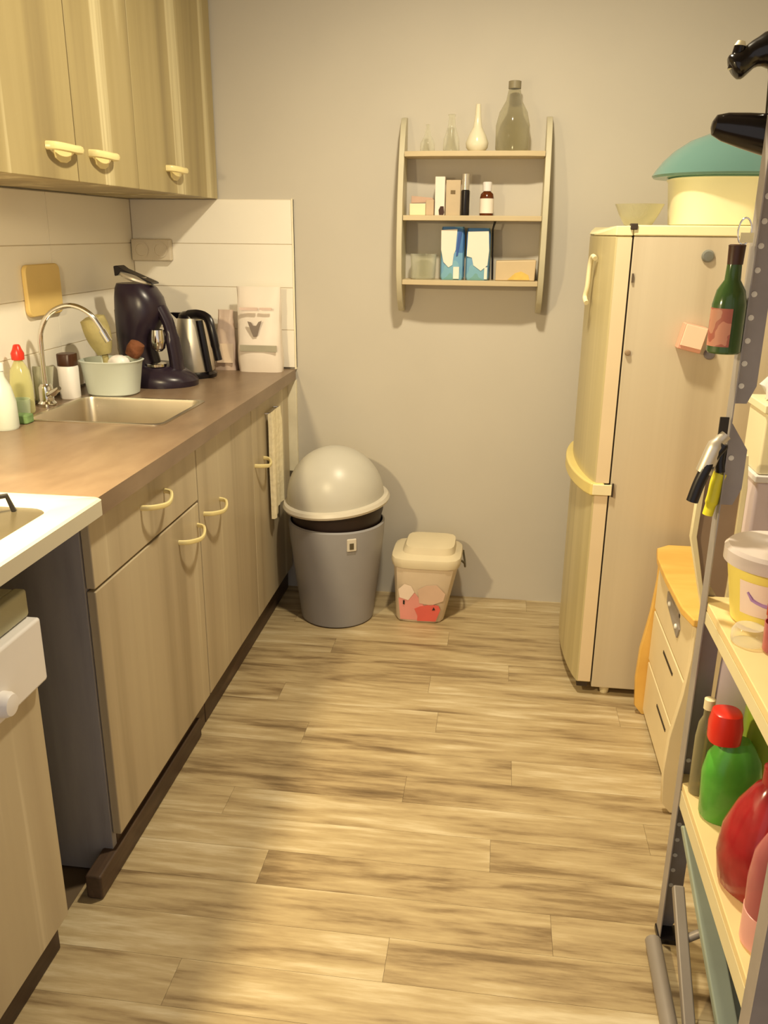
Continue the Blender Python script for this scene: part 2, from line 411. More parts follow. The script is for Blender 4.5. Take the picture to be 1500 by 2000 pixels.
# tap
t = thing('tap', 'chrome swan-neck kitchen tap behind the sink', 'tap', (-1.315, 2.33, .90))
obj('base', lathe([(.027, .9005), (.027, .908), (.021, .915), (.020, .955), (.014, .965)], -1.315, 2.33), m_chrome, t, smooth=True)
pts = smooth_path([(-1.315, 2.33, .96), (-1.315, 2.33, 1.06), (-1.308, 2.33, 1.12), (-1.275, 2.335, 1.17), (-1.215, 2.34, 1.19), (-1.16, 2.345, 1.165), (-1.125, 2.35, 1.11)], 6)
obj('spout', tube(pts, .0075, 12), m_chrome, t, smooth=True)
obj('nozzle', tube([(-1.132, 2.349, 1.122), (-1.115, 2.351, 1.09)], .0105, 12), m_chrome, t, smooth=True)
lv = obj('lever', tube(smooth_path([(-1.30, 2.32, .935), (-1.275, 2.30, .945), (-1.245, 2.28, .962)], 4), [.011]*5+[.009, .008, .007, .006], 10), m_chrome, t, smooth=True)

# ------------------------------------------------------------------ hob and the unit below it
t = thing('hob', 'white enamel gas hob at the near end of the worktop', 'hob', (-1.06, 1.19, .80))
HX0, HX1, HY0, HY1 = XL+.014, -.748, .89, 1.49
bm = bmesh.new()
rc = lambda x0, x1, y0, y1, z, r: [(x, y, z) for x, y in rrect(x0, x1, y0, y1, r, 5)]
rings(bm, [rc(HX0, HX1, HY0, HY1, .868, .012), rc(HX0, HX1, HY0, HY1, .898, .012), rc(HX0+.004, HX1-.004, HY0+.004, HY1-.004, .902, .012),
           rc(HX0+.05, HX1-.06, HY0+.05, HY1-.05, .902, .05), rc(HX0+.062, HX1-.072, HY0+.062, HY1-.062, .892, .045)], cap1=False)
obj('frame', bm, m_white, t, smooth=True)
bm = bmesh.new(); rings(bm, [rc(HX0+.06, HX1-.07, HY0+.06, HY1-.06, .880, .045), rc(HX0+.06, HX1-.07, HY0+.06, HY1-.06, .8925, .045)])
obj('burner_well', bm, m_hobwell, t, smooth=True)
obj('gas_box', box(-1.33, -.99, .93, 1.24, .801, .868), m_iron, t)
for bx, by in ((-1.20, 1.04), (-.95, 1.04), (-1.20, 1.34), (-.945, 1.345)):
    b = obj('burner', lathe([(.036, .8925), (.036, .902), (.03, .904), (.03, .909), (.026, .912)], bx, by, 24), m_iron, t, smooth=True)
    bm = bmesh.new()
    for k in range(4):
        a = PI/4+k*PI/2; c, s = math.cos(a), math.sin(a)
        tube([(bx+c*.022, by+s*.022, .925), (bx+c*.075, by+s*.075, .925), (bx+c*.085, by+s*.085, .893)], .005, 6, bm)
    obj('pan_support', bm, m_iron, b)
t = thing('oven_unit', 'under-hob unit with white control panel and wood-look door, pulled slightly forward', 'oven', (-1.09, .97, 0))
UX = -.80
obj('body', box(XL+.002, UX-.02, .68, 1.268, .085, .798), m_olive, t, bev=.004)
obj('top_edge', box(UX-.02, UX+.004, .68, 1.27, .748, .80), m_olive, t, bev=.006)
cp = obj('control_panel', box(UX-.019, UX+.022, .68, 1.272, .622, .746), m_panelw, t, bev=.006)
obj('knob', rot(lathe([(.022, 0), (.022, .012), (.018, .02), (.006, .022)], 0, 0), PI/2, 'Y', (0, 0, 0)), m_panelw, cp, smooth=True)
k = [o for o in cp.children][0]
for v in k.data.vertices: v.co += Vector((UX+.021, 1.128, .655))+ORIG[cp.name]*0
obj('door', box(UX-.019, UX+.001, .68, 1.27, .09, .618), m_cab, t, bev=.003)
obj('plinth', box(-.88, -.825, .68, 1.268, .001, .085), m_plinth, t, bev=.003)

# ------------------------------------------------------------------ things on the worktop
Z = .9002
bm = prism(rrect(2.36, 2.56, 1.15, 1.298, .022), 'x', XL+.0115, XL+.026)
tag(obj('cutting_board', bm, m_board, bev=.004), 'cream yellow cutting board hung on the tiles above the tap', 'cutting board')

t = thing('coffee_machine', 'black one-cup coffee machine with curved body and raised lid', 'coffee machine', (-1.11, 2.735, Z))
bm = bmesh.new()
rings(bm, [circle(-1.105, 2.735, Z, .125, .10, 32), circle(-1.105, 2.735, Z+.018, .127, .102, 32), circle(-1.11, 2.735, Z+.034, .118, .096, 32), circle(-1.125, 2.74, Z+.06, .088, .085, 32), circle(-1.135, 2.745, Z+.068, .07, .07, 32)])
obj('base', bm, m_coffee, t, smooth=True)
bm = bmesh.new()
prof = [(-1.172, .05, .062, .07), (-1.182, .11, .058, .07), (-1.184, .16, .060, .072), (-1.172, .20, .074, .078), (-1.162, .245, .084, .08), (-1.166, .285, .078, .076), (-1.174, .315, .066, .068), (-1.180, .33, .054, .058)]
rings(bm, [[(x+.0*dz+ (p[0]-x)*1.0, p[1], p[2]) for p in circle(x, 2.745, Z+dz, rx, ry, 32, 2.3)] for x, dz, rx, ry in prof])
obj('body', bm, m_coffee, t, smooth=True)
bm = rot(lathe([(.052, 0), (.056, .006), (.054, .012), (.03, .018)], -1.172, 2.745, 28), math.radians(20), 'Y', (-1.172, 2.745, 0))
for v in bm.verts: v.co.z += Z+.340
obj('lid', bm, m_steel, t, smooth=True, label='pale steel-coloured band under the lid')
bm = bmesh.new(); prism([(-1.232, .352), (-1.234, .384), (-1.222, .386), (-1.205, .374), (-1.105, .333), (-1.105, .327), (-1.21, .366), (-1.222, .355)], 'y', 2.715, 2.775, bm)
for v in bm.verts: v.co.z += Z
obj('lever', bm, m_black, t, bev=.003)
bm = tube(smooth_path([(-1.09, 2.735, Z+.255), (-1.066, 2.735, Z+.20), (-1.052, 2.735, Z+.12), (-1.045, 2.735, Z+.05)], 5), [.018]*8+[.022]*8, 14, flat=1.6)
obj('front_column', bm, m_coffee, t, smooth=True)
bm = lathe([(.012, Z+.115), (.022, Z+.125), (.026, Z+.15), (.022, Z+.185)], -1.093, 2.70, 20)
obj('spout', bm, m_chrome, t, smooth=True)
bm = lathe([(.034, Z+.066), (.034, Z+.074), (.03, Z+.076)], -1.105, 2.70, 24)
obj('drip_tray', bm, m_chrome, t, smooth=True)
bm = lathe([(.03, Z+.06), (.036, Z+.11), (.036, Z+.24), (.03, Z+.25)], -1.235, 2.79, 20, 3.0)
obj('water_tank', bm, glass('smoke_tank', (150, 138, 120), .45), t, smooth=True)

[o for o in bpy.data.objects if o.name == 'coffee_machine'][0].location.x -= .022; bpy.data.objects['coffee_machine'].location.y += .012
t = thing('kettle', 'brushed steel kettle with black handle beside the coffee machine', 'kettle', (-1.075, 2.93, Z))
obj('base', lathe([(.078, Z), (.08, Z+.012), (.07, Z+.02)], -1.075, 2.93, 32), m_black, t, smooth=True)
obj('body', lathe([(.069, Z+.021), (.072, Z+.028), (.060, Z+.13), (.048, Z+.205)], -1.075, 2.93, 32), m_steel, t, smooth=True)
obj('lid', lathe([(.0475, Z+.206), (.046, Z+.216), (.03, Z+.226), (.01, Z+.229)], -1.075, 2.93, 32), m_black, t, smooth=True)
bm = prism([(-1.125, Z+.20), (-1.15, Z+.222), (-1.11, Z+.222)], 'y', 2.917, 2.943)
obj('spout', bm, m_black, t, bev=.003)
pts = smooth_path([(-1.075, 2.90, Z+.218), (-1.03, 2.875, Z+.222), (-.992, 2.86, Z+.21), (-.975, 2.85, Z+.165), (-.965, 2.85, Z+.11), (-.957, 2.85, Z+.07)], 5)
obj('handle', tube(pts, [.012]*10+[.013]*10+[.011]*6, 10, flat=1.3), m_black, t, smooth=True)
bm = tube(smooth_path([(-1.032, 2.885, Z+.20), (-1.02, 2.885, Z+.12), (-1.008, 2.89, Z+.025)], 4), .013, 8)
obj('handle_mount', bm, m_black, t, smooth=True)

def pouch(x0, x1, y, z0, z1, th, m, parent, seed, taper=.9, lean=0.0):
    """stand-up bag: fat at the foot, pinched flat at the top, slightly crumpled"""
    r = random.Random(seed); bm = bmesh.new(); rr = []
    cx = (x0+x1)/2; hw = (x1-x0)/2
    for i in range(9):
        s = i/8; z = z0+(z1-z0)*s
        w = hw*(1-(1-taper)*s)+r.uniform(-.002, .002); d = th*(.75+.35*math.sin(PI*min(s*1.6, 1)))*(1-s)**.55+.0025
        if i == 0: d = th*.8
        rr.append([(px+lean*s+r.uniform(-.0015, .0015), py+r.uniform(-.002, .002)*(s < .95), pz) for px, py, pz in circle(cx, y, z, w, d, 24, 3.6)])
    rings(bm, rr); return obj('bag', bm, m, parent, smooth=True)
t = thing('coffee_bag', 'white stand-up coffee bag with a grey emblem, nearest the end of the worktop', 'bag', (-.872, 3.09, Z))
pouch(-.955, -.79, 3.085, Z, 1.205, .045, m_bag, t, 3, .97)
bm = bmesh.new()
prism([(-.895, 1.055), (-.905, 1.085), (-.893, 1.082), (-.885, 1.07), (-.873, 1.07), (-.864, 1.084), (-.853, 1.088), (-.862, 1.062), (-.87, 1.035), (-.885, 1.03)], 'y', 3.0375, 3.0415, bm)
obj('emblem', bm, m_emb, t)
bm = bmesh.new(); add_box(bm, -.935, -.868, 3.041, 3.046, 1.124, 1.134); add_box(bm, -.86, -.815, 3.041, 3.046, 1.126, 1.134)
obj('print_bars', bm, m_pinkt, t)
bm = box(-.937, -.80, 3.036, 3.041, .978, 1.0); obj('band', bm, mat('grey_green_band', (176, 170, 148), .5), t)
t = thing('snack_bag', 'rose and grey crumpled bag between the kettle and the white coffee bag', 'bag', (-1.0, 3.09, Z))
pouch(-1.055, -.966, 3.10, Z, 1.12, .03, m_bagp, t, 9, .62, .006)
obj('label_patch', box(-1.035, -.972, 3.062, 3.066, .93, 1.0), mat('pale_rose_patch', (236, 214, 190), .5), t)

t = thing('wall_socket', 'pale double socket box on the tiles above the coffee machine', 'socket', (-1.29, D-.02, 1.285))
obj('back_box', box(-1.365, -1.212, D-.036, D-.0115, 1.288, 1.366), m_sock, t, bev=.006)
for xx in (-1.325, -1.252):
    obj('outlet', rot(lathe([(.026, 0), (.028, .003), (.022, .003), (.020, -.004)], 0, 0, 24), PI/2, 'X', (0, 0, 0)), m_sock, t, smooth=True)
    o = t.children[-1]
    for v in o.data.vertices: v.co += Vector((xx, D-.0365, 1.327))

t = thing('lotion_bottle', 'white bottle with a dark brown square cap beside the tap', 'bottle', (-1.305, 2.455, Z))
obj('body', lathe([(.026, Z), (.028, Z+.004), (.0285, Z+.095), (.026, Z+.1)], -1.305, 2.455, 24, 3.0), m_panelw, t, smooth=True)
obj('cap', lathe([(.0275, Z+.101), (.0275, Z+.135), (.026, Z+.137)], -1.305, 2.455, 24, 3.0), m_brown, t, smooth=True)
t = thing('washing_up_tub', 'pale blue plastic tub next to the brown-capped bottle', 'tub', (-1.207, 2.55, Z))
bm = bmesh.new()
rings(bm, [circle(-1.207, 2.55, Z, .072, .06, 32, 2.6), circle(-1.207, 2.55, Z+.005, .078, .066, 32, 2.6), circle(-1.207, 2.55, Z+.10, .092, .078, 32, 2.6), circle(-1.207, 2.55, Z+.107, .098, .083, 32, 2.6), circle(-1.207, 2.55, Z+.109, .093, .079, 32, 2.6), circle(-1.207, 2.55, Z+.012, .074, .062, 32, 2.6)])
obj('body', bm, m_paleb, t, smooth=True)
pts = smooth_path([(-1.225, 2.565, Z+.016), (-1.232, 2.563, Z+.11), (-1.245, 2.56, Z+.175), (-1.262, 2.555, Z+.24)], 6)
n_ = len(pts); rs = [.012+.0285*math.sin(min(1, max(0, (i/(n_-1)-.28)/.62))*PI*.62) if i < n_-1 else .018 for i in range(n_)]
t = thing('dish_brush', 'olive green dish brush leaning out of the pale blue tub', 'brush', (-1.205, 2.575, Z+.014))
obj('brush_head', tube(pts[7:], rs[7:], 16), m_oliveb, t, smooth=True)
obj('handle', tube(pts[:8], .010, 10), m_oliveb, t, smooth=True)
bm = rot(lathe([(.008, 0), (.022, .006), (.026, .03), (.022, .05), (.006, .056)], 0, 0, 16, 2.6), .5, 'Y', (0, 0, 0))
for v in bm.verts: v.co += Vector((-1.155, 2.585, Z+.112))
tag(obj('scrub_pad', bm, mat('rust_brown_scrubber', (120, 72, 44), .8, bump=.4, scale=50), smooth=True), 'rust brown scrub pad on the rim of the pale blue tub', 'scrub pad')
bm = bmesh.new(); r_ = random.Random(2)
rings(bm, [[(x+r_.uniform(-.006, .006), y+r_.uniform(-.006, .006), z+r_.uniform(-.003, .003)) for x, y, z in circle(-1.172, 2.53, Z+dz, a, a*.8, 16)] for a, dz in ((.026, .014), (.036, .05), (.038, .10), (.03, .118), (.012, .126))])
tag(obj('dish_cloth', bm, m_panelw, smooth=True, sub=1), 'crumpled whitish dish cloth inside the pale blue tub', 'cloth')

t = thing('dish_soap', 'upright dish soap bottle with a red cap left of the tap', 'bottle', (-1.325, 2.22, Z))
obj('body', lathe([(.028, Z), (.031, Z+.006), (.031, Z+.08), (.026, Z+.12), (.014, Z+.142), (.011, Z+.15)], -1.325, 2.22, 24, 2.4, .75), m_soap, t, smooth=True)
obj('cap', lathe([(.017, Z+.150), (.018, Z+.168), (.013, Z+.178), (.009, Z+.19), (.006, Z+.192)], -1.325, 2.22, 20), m_red, t, smooth=True)
t = thing('soap_bottle', 'whitish rounded bottle cut by the left picture edge', 'bottle', (-1.262, 2.02, Z))
obj('body', lathe([(.03, Z), (.033, Z+.006), (.032, Z+.07), (.024, Z+.11), (.012, Z+.135), (.010, Z+.15)], -1.262, 2.02, 24), m_paleb, t, smooth=True)
obj('cap', lathe([(.012, Z+.151), (.012, Z+.168), (.009, Z+.172)], -1.262, 2.02, 16), m_panelw, t, smooth=True)
bm = rot(lathe([(.020, 0), (.021, .002), (.026, .06), (.030, .105), (.0285, .105), (.0245, .06), (.018, .008)], 0, 0, 24), -.12, 'X', (0, 0, 0))
for v in bm.verts: v.co += Vector((-1.345, 2.37, Z+.003))
tag(obj('drinking_glass', bm, glass('pale_drinking_glass', (222, 222, 204), .3), smooth=True), 'clear drinking glass beside the foot of the tap', 'glass')
bm = bmesh.new(); r_ = random.Random(8)
bm = prism(rrect(-1.30, -1.235, 2.075, 2.115, .008), 'z', Z, Z+.024)
tag(obj('sponge', bm, m_sponge, bev=.004), 'green scouring sponge in front of the red-capped soap', 'sponge')
bm = lathe([(.022, Z), (.026, Z+.004), (.03, Z+.05), (.028, Z+.05), (.024, Z+.008)], -1.305, 2.165, 20)
tag(obj('small_cup', bm, glass('pale_green_cup', (206, 220, 190), .5), smooth=True), 'small pale green cup behind the green sponge', 'cup')

# towel over the far door of the sink cabinet
bm = bmesh.new(); N = 14
def tw(y, z, x): return (x, y, z)
outl = []
for i in range(N+1):
    s = i/N; yv = 2.80+.135*s; w_ = .004*math.sin(s*9)+.002*math.sin(s*23)
    outl.append((yv, w_))
cols = []
for yv, w_ in outl:
    zt, zb_ = .800, .435+.02*math.sin((yv-2.86)*20)
    cols.append([(XF+.024+w_*.2, yv, zt+.004), (XF+.026+w_, yv, zt-.05), (XF+.024+w_*1.5, yv, .62), (XF+.024+w_*1.6, yv, zb_),
                 (XF+.014+w_*1.6, yv, zb_), (XF+.012+w_*1.3, yv, .62), (XF+.013+w_, yv, zt-.05), (XF+.012, yv, zt-.004)])
rings(bm, cols)
t = thing('hand_towel', 'cream hand towel hanging from a hook on the far cabinet door', 'towel', (XF+.02, 2.87, .435))
obj('cloth', bm, m_towel, t, smooth=True)
obj('hook_bar', tube([(XF+.0005, 2.81, .797), (XF+.019, 2.81, .797), (XF+.019, 2.925, .797), (XF+.0005, 2.925, .797)], .004, 8), m_chrome, t, smooth=True)

# ------------------------------------------------------------------ bin and tub by the end wall
bx, by = -.562, 2.93
t = thing('waste_bin', 'grey round waste bin with domed lid set askew on its black liner', 'bin', (bx, by, 0))
obj('body', lathe([(.128, .001), (.137, .006), (.150, .12), (.166, .25), (.175, .33), (.178, .385), (.171, .39), (.166, .34), (.135, .02)], bx, by, 48), m_bin, t, smooth=True)
obj('liner', lathe([(.160, .33), (.164, .40), (.172, .43), (.172, .462), (.150, .462)], bx, by, 40), m_dark, t, smooth=True)
ld = lathe([(.178, .451), (.194, .452), (.198, .461), (.192, .472), (.174, .477)], bx, by, 48)
rot(ld, math.radians(-5), 'Y', (bx, by, .45)); rot(ld, math.radians(3), 'X', (bx, by, .45))
rim = obj('lid_rim', ld, m_binrim, t, smooth=True)
pr = [(.178*math.cos(a), .475+.186*math.sin(a)) for a in [PI/2*i/14 for i in range(14)]]+[(.001, .66)]
ld = lathe(pr, bx, by, 48); rot(ld, math.radians(-5), 'Y', (bx, by, .45)); rot(ld, math.radians(3), 'X', (bx, by, .45))
obj('lid_dome', ld, m_binlid, t, smooth=True)
a = math.radians(-62); cx, cy = bx+.174*math.cos(a), by+.174*math.sin(a)
bm = box(-.018, .018, -.006, .006, .318, .366); rot(bm, a+PI/2, 'Z', (0, 0, 0))
for v in bm.verts: v.co += Vector((cx, cy, 0))
e = obj('latch_plate', bm, m_binrim, t, bev=.004)
bm = box(-.009, .006, -.008, -.0055, .328, .350); rot(bm, a+PI/2, 'Z', (0, 0, 0))
for v in bm.verts: v.co += Vector((cx, cy, 0))
obj('latch_slot', bm, m_hobwell, e)

tx, ty = -.225, 2.985
t = thing('detergent_tub', 'cream lidded plastic tub with pink and coral print on the floor by the end wall', 'tub', (tx, ty, 0))
bm = bmesh.new()
rings(bm, [circle(tx-.02, ty, .001, .088, .085, 32, 5), circle(tx-.02, ty, .008, .092, .088, 32, 5), circle(tx, ty, .235, .122, .115, 32, 5), circle(tx, ty, .24, .118, .11, 32, 5)])
obj('body', bm, m_bucket, t, smooth=True)
bm = bmesh.new()
rings(bm, [circle(tx, ty, .228, .126, .119, 32, 5), circle(tx, ty, .25, .131, .124, 32, 5), circle(tx, ty, .262, .128, .121, 32, 5), circle(tx+.008, ty, .275, .098, .095, 32, 5), circle(tx+.012, ty, .30, .09, .088, 32, 5), circle(tx+.012, ty, .304, .07, .07, 32, 5)])
obj('lid', bm, mat('cream_frosted_lid', (222, 208, 176), .5, var=.02), t, smooth=True)
bm = bmesh.new(); q = []
def wall_y(z): return ty-(.088+(.115-.088)*(z-.008)/.227)-.0015
def print_patch(pl, m, lift):
    bm = bmesh.new()
    va = [bm.verts.new((x, wall_y(z)-lift, z)) for x, z in pl]; vb = [bm.verts.new((x, wall_y(z)-lift-.0012, z)) for x, z in pl]
    bm.faces.new(va); bm.faces.new(vb[::-1])
    for i in range(len(pl)): bm.faces.new((va[i], va[(i+1) % len(pl)], vb[(i+1) % len(pl)], vb[i]))
    obj('print_patch', bm, m, t)
print_patch([(-.315, .012), (-.240, .010), (-.225, .05), (-.23, .085), (-.26, .125), (-.30, .13), (-.322, .10)], mat('rose_print', (232, 156, 146), .5, var=.03), 0)
print_patch([(-.252, .008), (-.182, .010), (-.165, .06), (-.172, .078), (-.20, .082), (-.24, .072), (-.262, .06), (-.25, .03)], mat('coral_print', (226, 104, 92), .5, var=.03), .0014)
print_patch([(-.318, .105), (-.285, .095), (-.262, .13), (-.275, .155), (-.30, .162), (-.322, .14)], mat('pale_print', (244, 224, 206), .5, var=.03), .0014)
print_patch([(-.244, .085), (-.20, .078), (-.155, .10), (-.148, .13), (-.18, .165), (-.22, .16), (-.25, .14)], mat('tan_print', (220, 188, 164), .5, var=.03), .0014)
print_patch([(-.305, .078), (-.299, .076), (-.298, .094), (-.305, .094)], m_charc, .003)
print_patch([(-.196, .058), (-.184, .06), (-.190, .072)], m_charc, .003)
obj('handle', tube(smooth_path([(tx+.131, ty-.06, .248), (tx+.141, ty-.05, .235), (tx+.143, ty-.02, .21), (tx+.14, ty+.03, .21), (tx+.131, ty+.06, .245)], 5), .004, 8), m_hobwell, t, smooth=True)

# ------------------------------------------------------------------ wall shelf and what stands on it
t = thing('wall_shelf', 'small olive cream wall shelf with three boards and curved sides', 'shelf', (-.105, D-.07, 1.13))
yb = D-.001
side = [(yb, 1.125), (yb-.05, 1.128), (yb-.10, 1.17), (yb-.135, 1.26), (yb-.142, 1.36), (yb-.132, 1.50), (yb-.11, 1.60), (yb-.085, 1.68), (yb-.06, 1.735), (yb-.03, 1.765), (yb, 1.77)]
for x0, x1 in ((-.364, -.345), (.124, .143)):
    obj('side_panel', prism(side, 'x', x0, x1), m_shelfw, t, bev=.002)
for z, d, nm in ((1.655, .118, 'a'), (1.452, .138, 'b'), (1.24, .132, 'c')):
    x0 = -.3445
    obj('shelf_board', prism([(x0, yb), (.1235, yb), (.1235, yb-d+.012), (.06, yb-d), (-.25, yb-d), (x0, yb-d+.012)], 'z', z-.017, z), m_shelfb, t, bev=.002)
sy = D-.07
zt, zm, zb = 1.6553, 1.4523, 1.2403
tag(obj('small_bottle', lathe([(.022, zt), (.025, zt+.005), (.024, zt+.028), (.012, zt+.05), (.006, zt+.075), (.007, zt+.085), (.004, zt+.085)], -.270, sy, 20), m_clear, smooth=True), 'smallest clear glass bottle, leftmost on top of the wall shelf', 'bottle')
tag(obj('bud_vase', lathe([(.024, zt), (.028, zt+.006), (.026, zt+.04), (.014, zt+.075), (.010, zt+.105), (.013, zt+.115), (.009, zt+.115)], -.19, sy, 20), m_clear, smooth=True), 'clear glass bud vase between smallest bottle and milky vase', 'vase')
tag(obj('milky_vase', lathe([(.026, zt), (.036, zt+.012), (.038, zt+.028), (.028, zt+.052), (.015, zt+.075), (.010, zt+.11), (.008, zt+.145), (.006, zt+.146)], -.104, sy, 24), m_vase, smooth=True), 'milky white long-necked vase on top of the wall shelf', 'vase')
t = thing('large_bottle', 'large smoky glass bottle, rightmost on top of the wall shelf', 'bottle', (.012, sy, zt))
obj('body', lathe([(.050, zt), (.055, zt+.008), (.056, zt+.08), (.046, zt+.12), (.026, zt+.155), (.020, zt+.185), (.018, zt+.19)], .012, sy, 28), m_smoke, t, smooth=True)
obj('cap', lathe([(.0205, zt+.19), (.0205, zt+.212), (.018, zt+.213)], .012, sy, 20), mat('grey_olive_cap', (140, 130, 104), .4), t, smooth=True)

t = thing('small_box', 'low cream box with raised pinkish lid on the middle board', 'box', (-.282, sy, zm))
obj('body', box(-.325, -.27, sy-.025, sy+.025, zm, zm+.038), m_cream, t, bev=.002)
obj('side_tray', box(-.2695, -.242, sy-.025, sy+.025, zm, zm+.05), mat('tan_card', (196, 172, 140), .6), t, bev=.002)
bm = prism([(-.323, zm+.04), (-.322, zm+.064), (-.25, zm+.058), (-.243, zm+.048), (-.245, zm+.044)], 'y', sy+.005, sy+.024)
obj('lid', bm, mat('pinkish_card', (196, 164, 142), .6), t, bev=.001)
t = thing('white_carton', 'tall narrow white carton with a dark spot at its foot on the middle board', 'carton', (-.225, sy-.01, zm))
obj('body', box(-.240, -.206, sy-.012, sy+.022, zm, zm+.125), m_paper, t, bev=.002)
obj('dark_spot', prism([(-.224, zm+.002), (-.226, zm+.018), (-.22, zm+.03), (-.209, zm+.03), (-.2065, zm+.01), (-.209, zm+.002)], 'y', sy-.0135, sy-.0122), m_brown, t)
t = thing('grey_card', 'beige card box with a small dark square on the middle board', 'carton', (-.178, sy+.01, zm))
obj('body', box(-.2035, -.153, sy+.0, sy+.035, zm, zm+.115), mat('beige_card', (200, 180, 148), .6), t, bev=.002)
obj('stamp', box(-.187, -.171, sy-.0012, sy-.0002, zm+.07, zm+.082), mat('olive_print', (120, 100, 66), .6), t)
t = thing('dark_tube_bottle', 'slim black bottle with tall silver cap on the middle board', 'bottle', (-.136, sy-.01, zm))
obj('body', lathe([(.0135, zm), (.0145, zm+.003), (.0145, zm+.08), (.012, zm+.082)], -.136, sy-.01, 20), m_black, t, smooth=True)
obj('cap', lathe([(.0125, zm+.0825), (.0135, zm+.125), (.0145, zm+.133), (.010, zm+.134)], -.136, sy-.01, 20), mat('silver_cap', (206, 198, 184), .25, .6), t, smooth=True)
t = thing('syrup_bottle', 'brown glass bottle with white cap and cream label on the middle board', 'bottle', (-.063, sy-.01, zm))
obj('body', lathe([(.0225, zm), (.0235, zm+.003), (.0235, zm+.058), (.021, zm+.07), (.012, zm+.078)], -.063, sy-.01, 24), m_amber, t, smooth=True)
obj('label', lathe([(.0238, zm+.008), (.0238, zm+.055)], -.063, sy-.01, 24), m_paper, t, smooth=True)
obj('cap', lathe([(.015, zm+.0785), (.016, zm+.105), (.013, zm+.108)], -.063, sy-.01, 20), m_panelw, t, smooth=True)
for x0, x1, z1, lab, sd in ((-.215, -.132, .176, 'left-hand one of two blue and white cartons on the lowest board', 0), (-.127, -.043, .172, 'right-hand one of two blue and white cartons on the lowest board', 1)):
    t = thing('blue_carton', lab, 'carton', ((x0+x1)/2, sy, zb))
    c_ = (x0+x1)/2; hw = (x1-x0)/2
    bm = bmesh.new(); rings(bm, [circle(c_, sy, zb, hw*.9, .026, 24, 5), circle(c_, sy, zb+.01, hw, .03, 24, 5), circle(c_, sy, zb+z1*.9, hw*.98, .03, 24, 5), circle(c_, sy, zb+z1, hw*.9, .024, 24, 5)])
    obj('body', bm, m_bluep, t, smooth=True)
    if sd == 0: pl = [(x0+.002, .165), (x1-.026, .168), (x1-.03, .10), (x1-.036, .085), (x1-.04, .05), (x0+.03, .042), (x0+.012, .06), (x0+.003, .10)]
    else: pl = [(x0+.006, .16), (x1-.008, .162), (x1-.004, .10), (x1-.008, .05), (x1-.03, .032), (x0+.028, .05), (x0+.022, .075), (x0+.004, .08)]
    obj('white_print', prism([(x, zb+z) for x, z in pl], 'y', sy-.0325, sy-.0305), m_paper, t)
    if sd == 0: obj('dark_stripe', prism([(x1-.028, zb+.08), (x1-.022, zb+.082), (x1-.01, zb+.16), (x1-.022, zb+.16)], 'y', sy-.0335, sy-.0305), mat('deep_blue_print', (52, 88, 160), .5), t)
    obj('price_patch', box(x1-.036+.018*sd, x1-.016+.008*sd, sy-.0335, sy-.031, zb+.004, zb+.044), m_paper, t)
bm = tube([(-.033, sy+.005, zb+.002), (-.038, sy+.005, zb+.17), (-.03, sy+.005, zb+.2)], [.003, .003, .0045], 8)
tag(obj('dark_stick', bm, m_black, smooth=True), 'thin black stick standing right of the blue cartons', 'stick')
t = thing('food_box', 'low pale box with yellow contents at the right end of the lowest board', 'box', (.045, sy, zb))
obj('body', prism([(-.022, zb), (.112, zb), (.115, zb+.07), (-.022, zb+.066)], 'y', sy-.04, sy+.04), mat('pale_tan_plastic', (206, 184, 146), .45, var=.03), t, bev=.004)
obj('yellow_patch', prism([(.02, zb+.004), (.095, zb+.004), (.09, zb+.02), (.065, zb+.032), (.045, zb+.026)], 'y', sy-.0415, sy-.0402), mat('yellow_contents', (222, 188, 96), .5, var=.06, scale=40), t)
bm = lathe([(.038, zb), (.042, zb+.004), (.046, zb+.085), (.044, zb+.085), (.04, zb+.006)], -.275, sy, 28)
tag(obj('clear_beaker', bm, m_clear, smooth=True), 'clear beaker at the left end of the lowest board', 'beaker')

# ------------------------------------------------------------------ fridge
FX, FY0, FY1, FT = .346, 2.45, 3.03, 1.42
t = thing('fridge', 'tall beige fridge-freezer turned with its doors toward the middle of the room', 'fridge', (.65, 2.74, 0))
obj('body', box(FX, .965, FY0, FY1, .03, FT-.028), m_fridge, t, bev=.003)
def bowed(z0, z1, y0, y1, xb, xn, bow, r=.02):
    """door whose front bows out toward -X"""
    pl = [(xb, y0), (xb, y1)]
    for i in range(17):
        s = 1-i/16; yv = y0+(y1-y0)*s
        x = xn-bow*(1-(2*s-1)**2)**.8
        pl.append((x, yv))
    return prism([(x, y) for x, y in pl], 'z', z0, z1)
xn = FX-.047
obj('lower_door', bowed(.045, .672, FY0+.001, FY1-.001, FX-.004, xn, .035), m_fdoor, t, bev=.004, smooth=True)
obj('upper_door', bowed(.70, FT-.028, FY0+.001, FY1-.001, FX-.004, xn, .035), m_fdoor, t, bev=.004, smooth=True)
obj('door_gasket', box(FX-.0045, FX+.0005, FY0+.006, FY1-.006, .05, FT-.03), m_gasket, t)
obj('door_edge', box(xn+.004, FX-.005, FY0-.0012, FY0+.003, .05, .668), m_fedge, t)
obj('door_edge', box(xn+.004, FX-.005, FY0-.0012, FY0+.003, .704, FT-.032), m_fedge, t)
obj('top_cover', box(FX-.002, .97, FY0-.003, FY1, FT-.0275, FT), m_ftop, t, bev=.004)
bm = bowed(FT-.0275, FT-.002, FY0-.001, FY1, FX-.003, xn-.001, .035)
for v in bm.verts:
    if v.co.z > FT-.01 and v.co.x < xn-.001: v.co.z -= min(.02, (xn-v.co.x)*.6)
obj('door_cap', bm, m_ftop, t, bev=.006)
bm = bowed(.664, .704, FY0-.006, FY1-.02, xn+.03, xn-.010, .05)
h = obj('handle', bm, m_fhand, t, bev=.006, smooth=True)
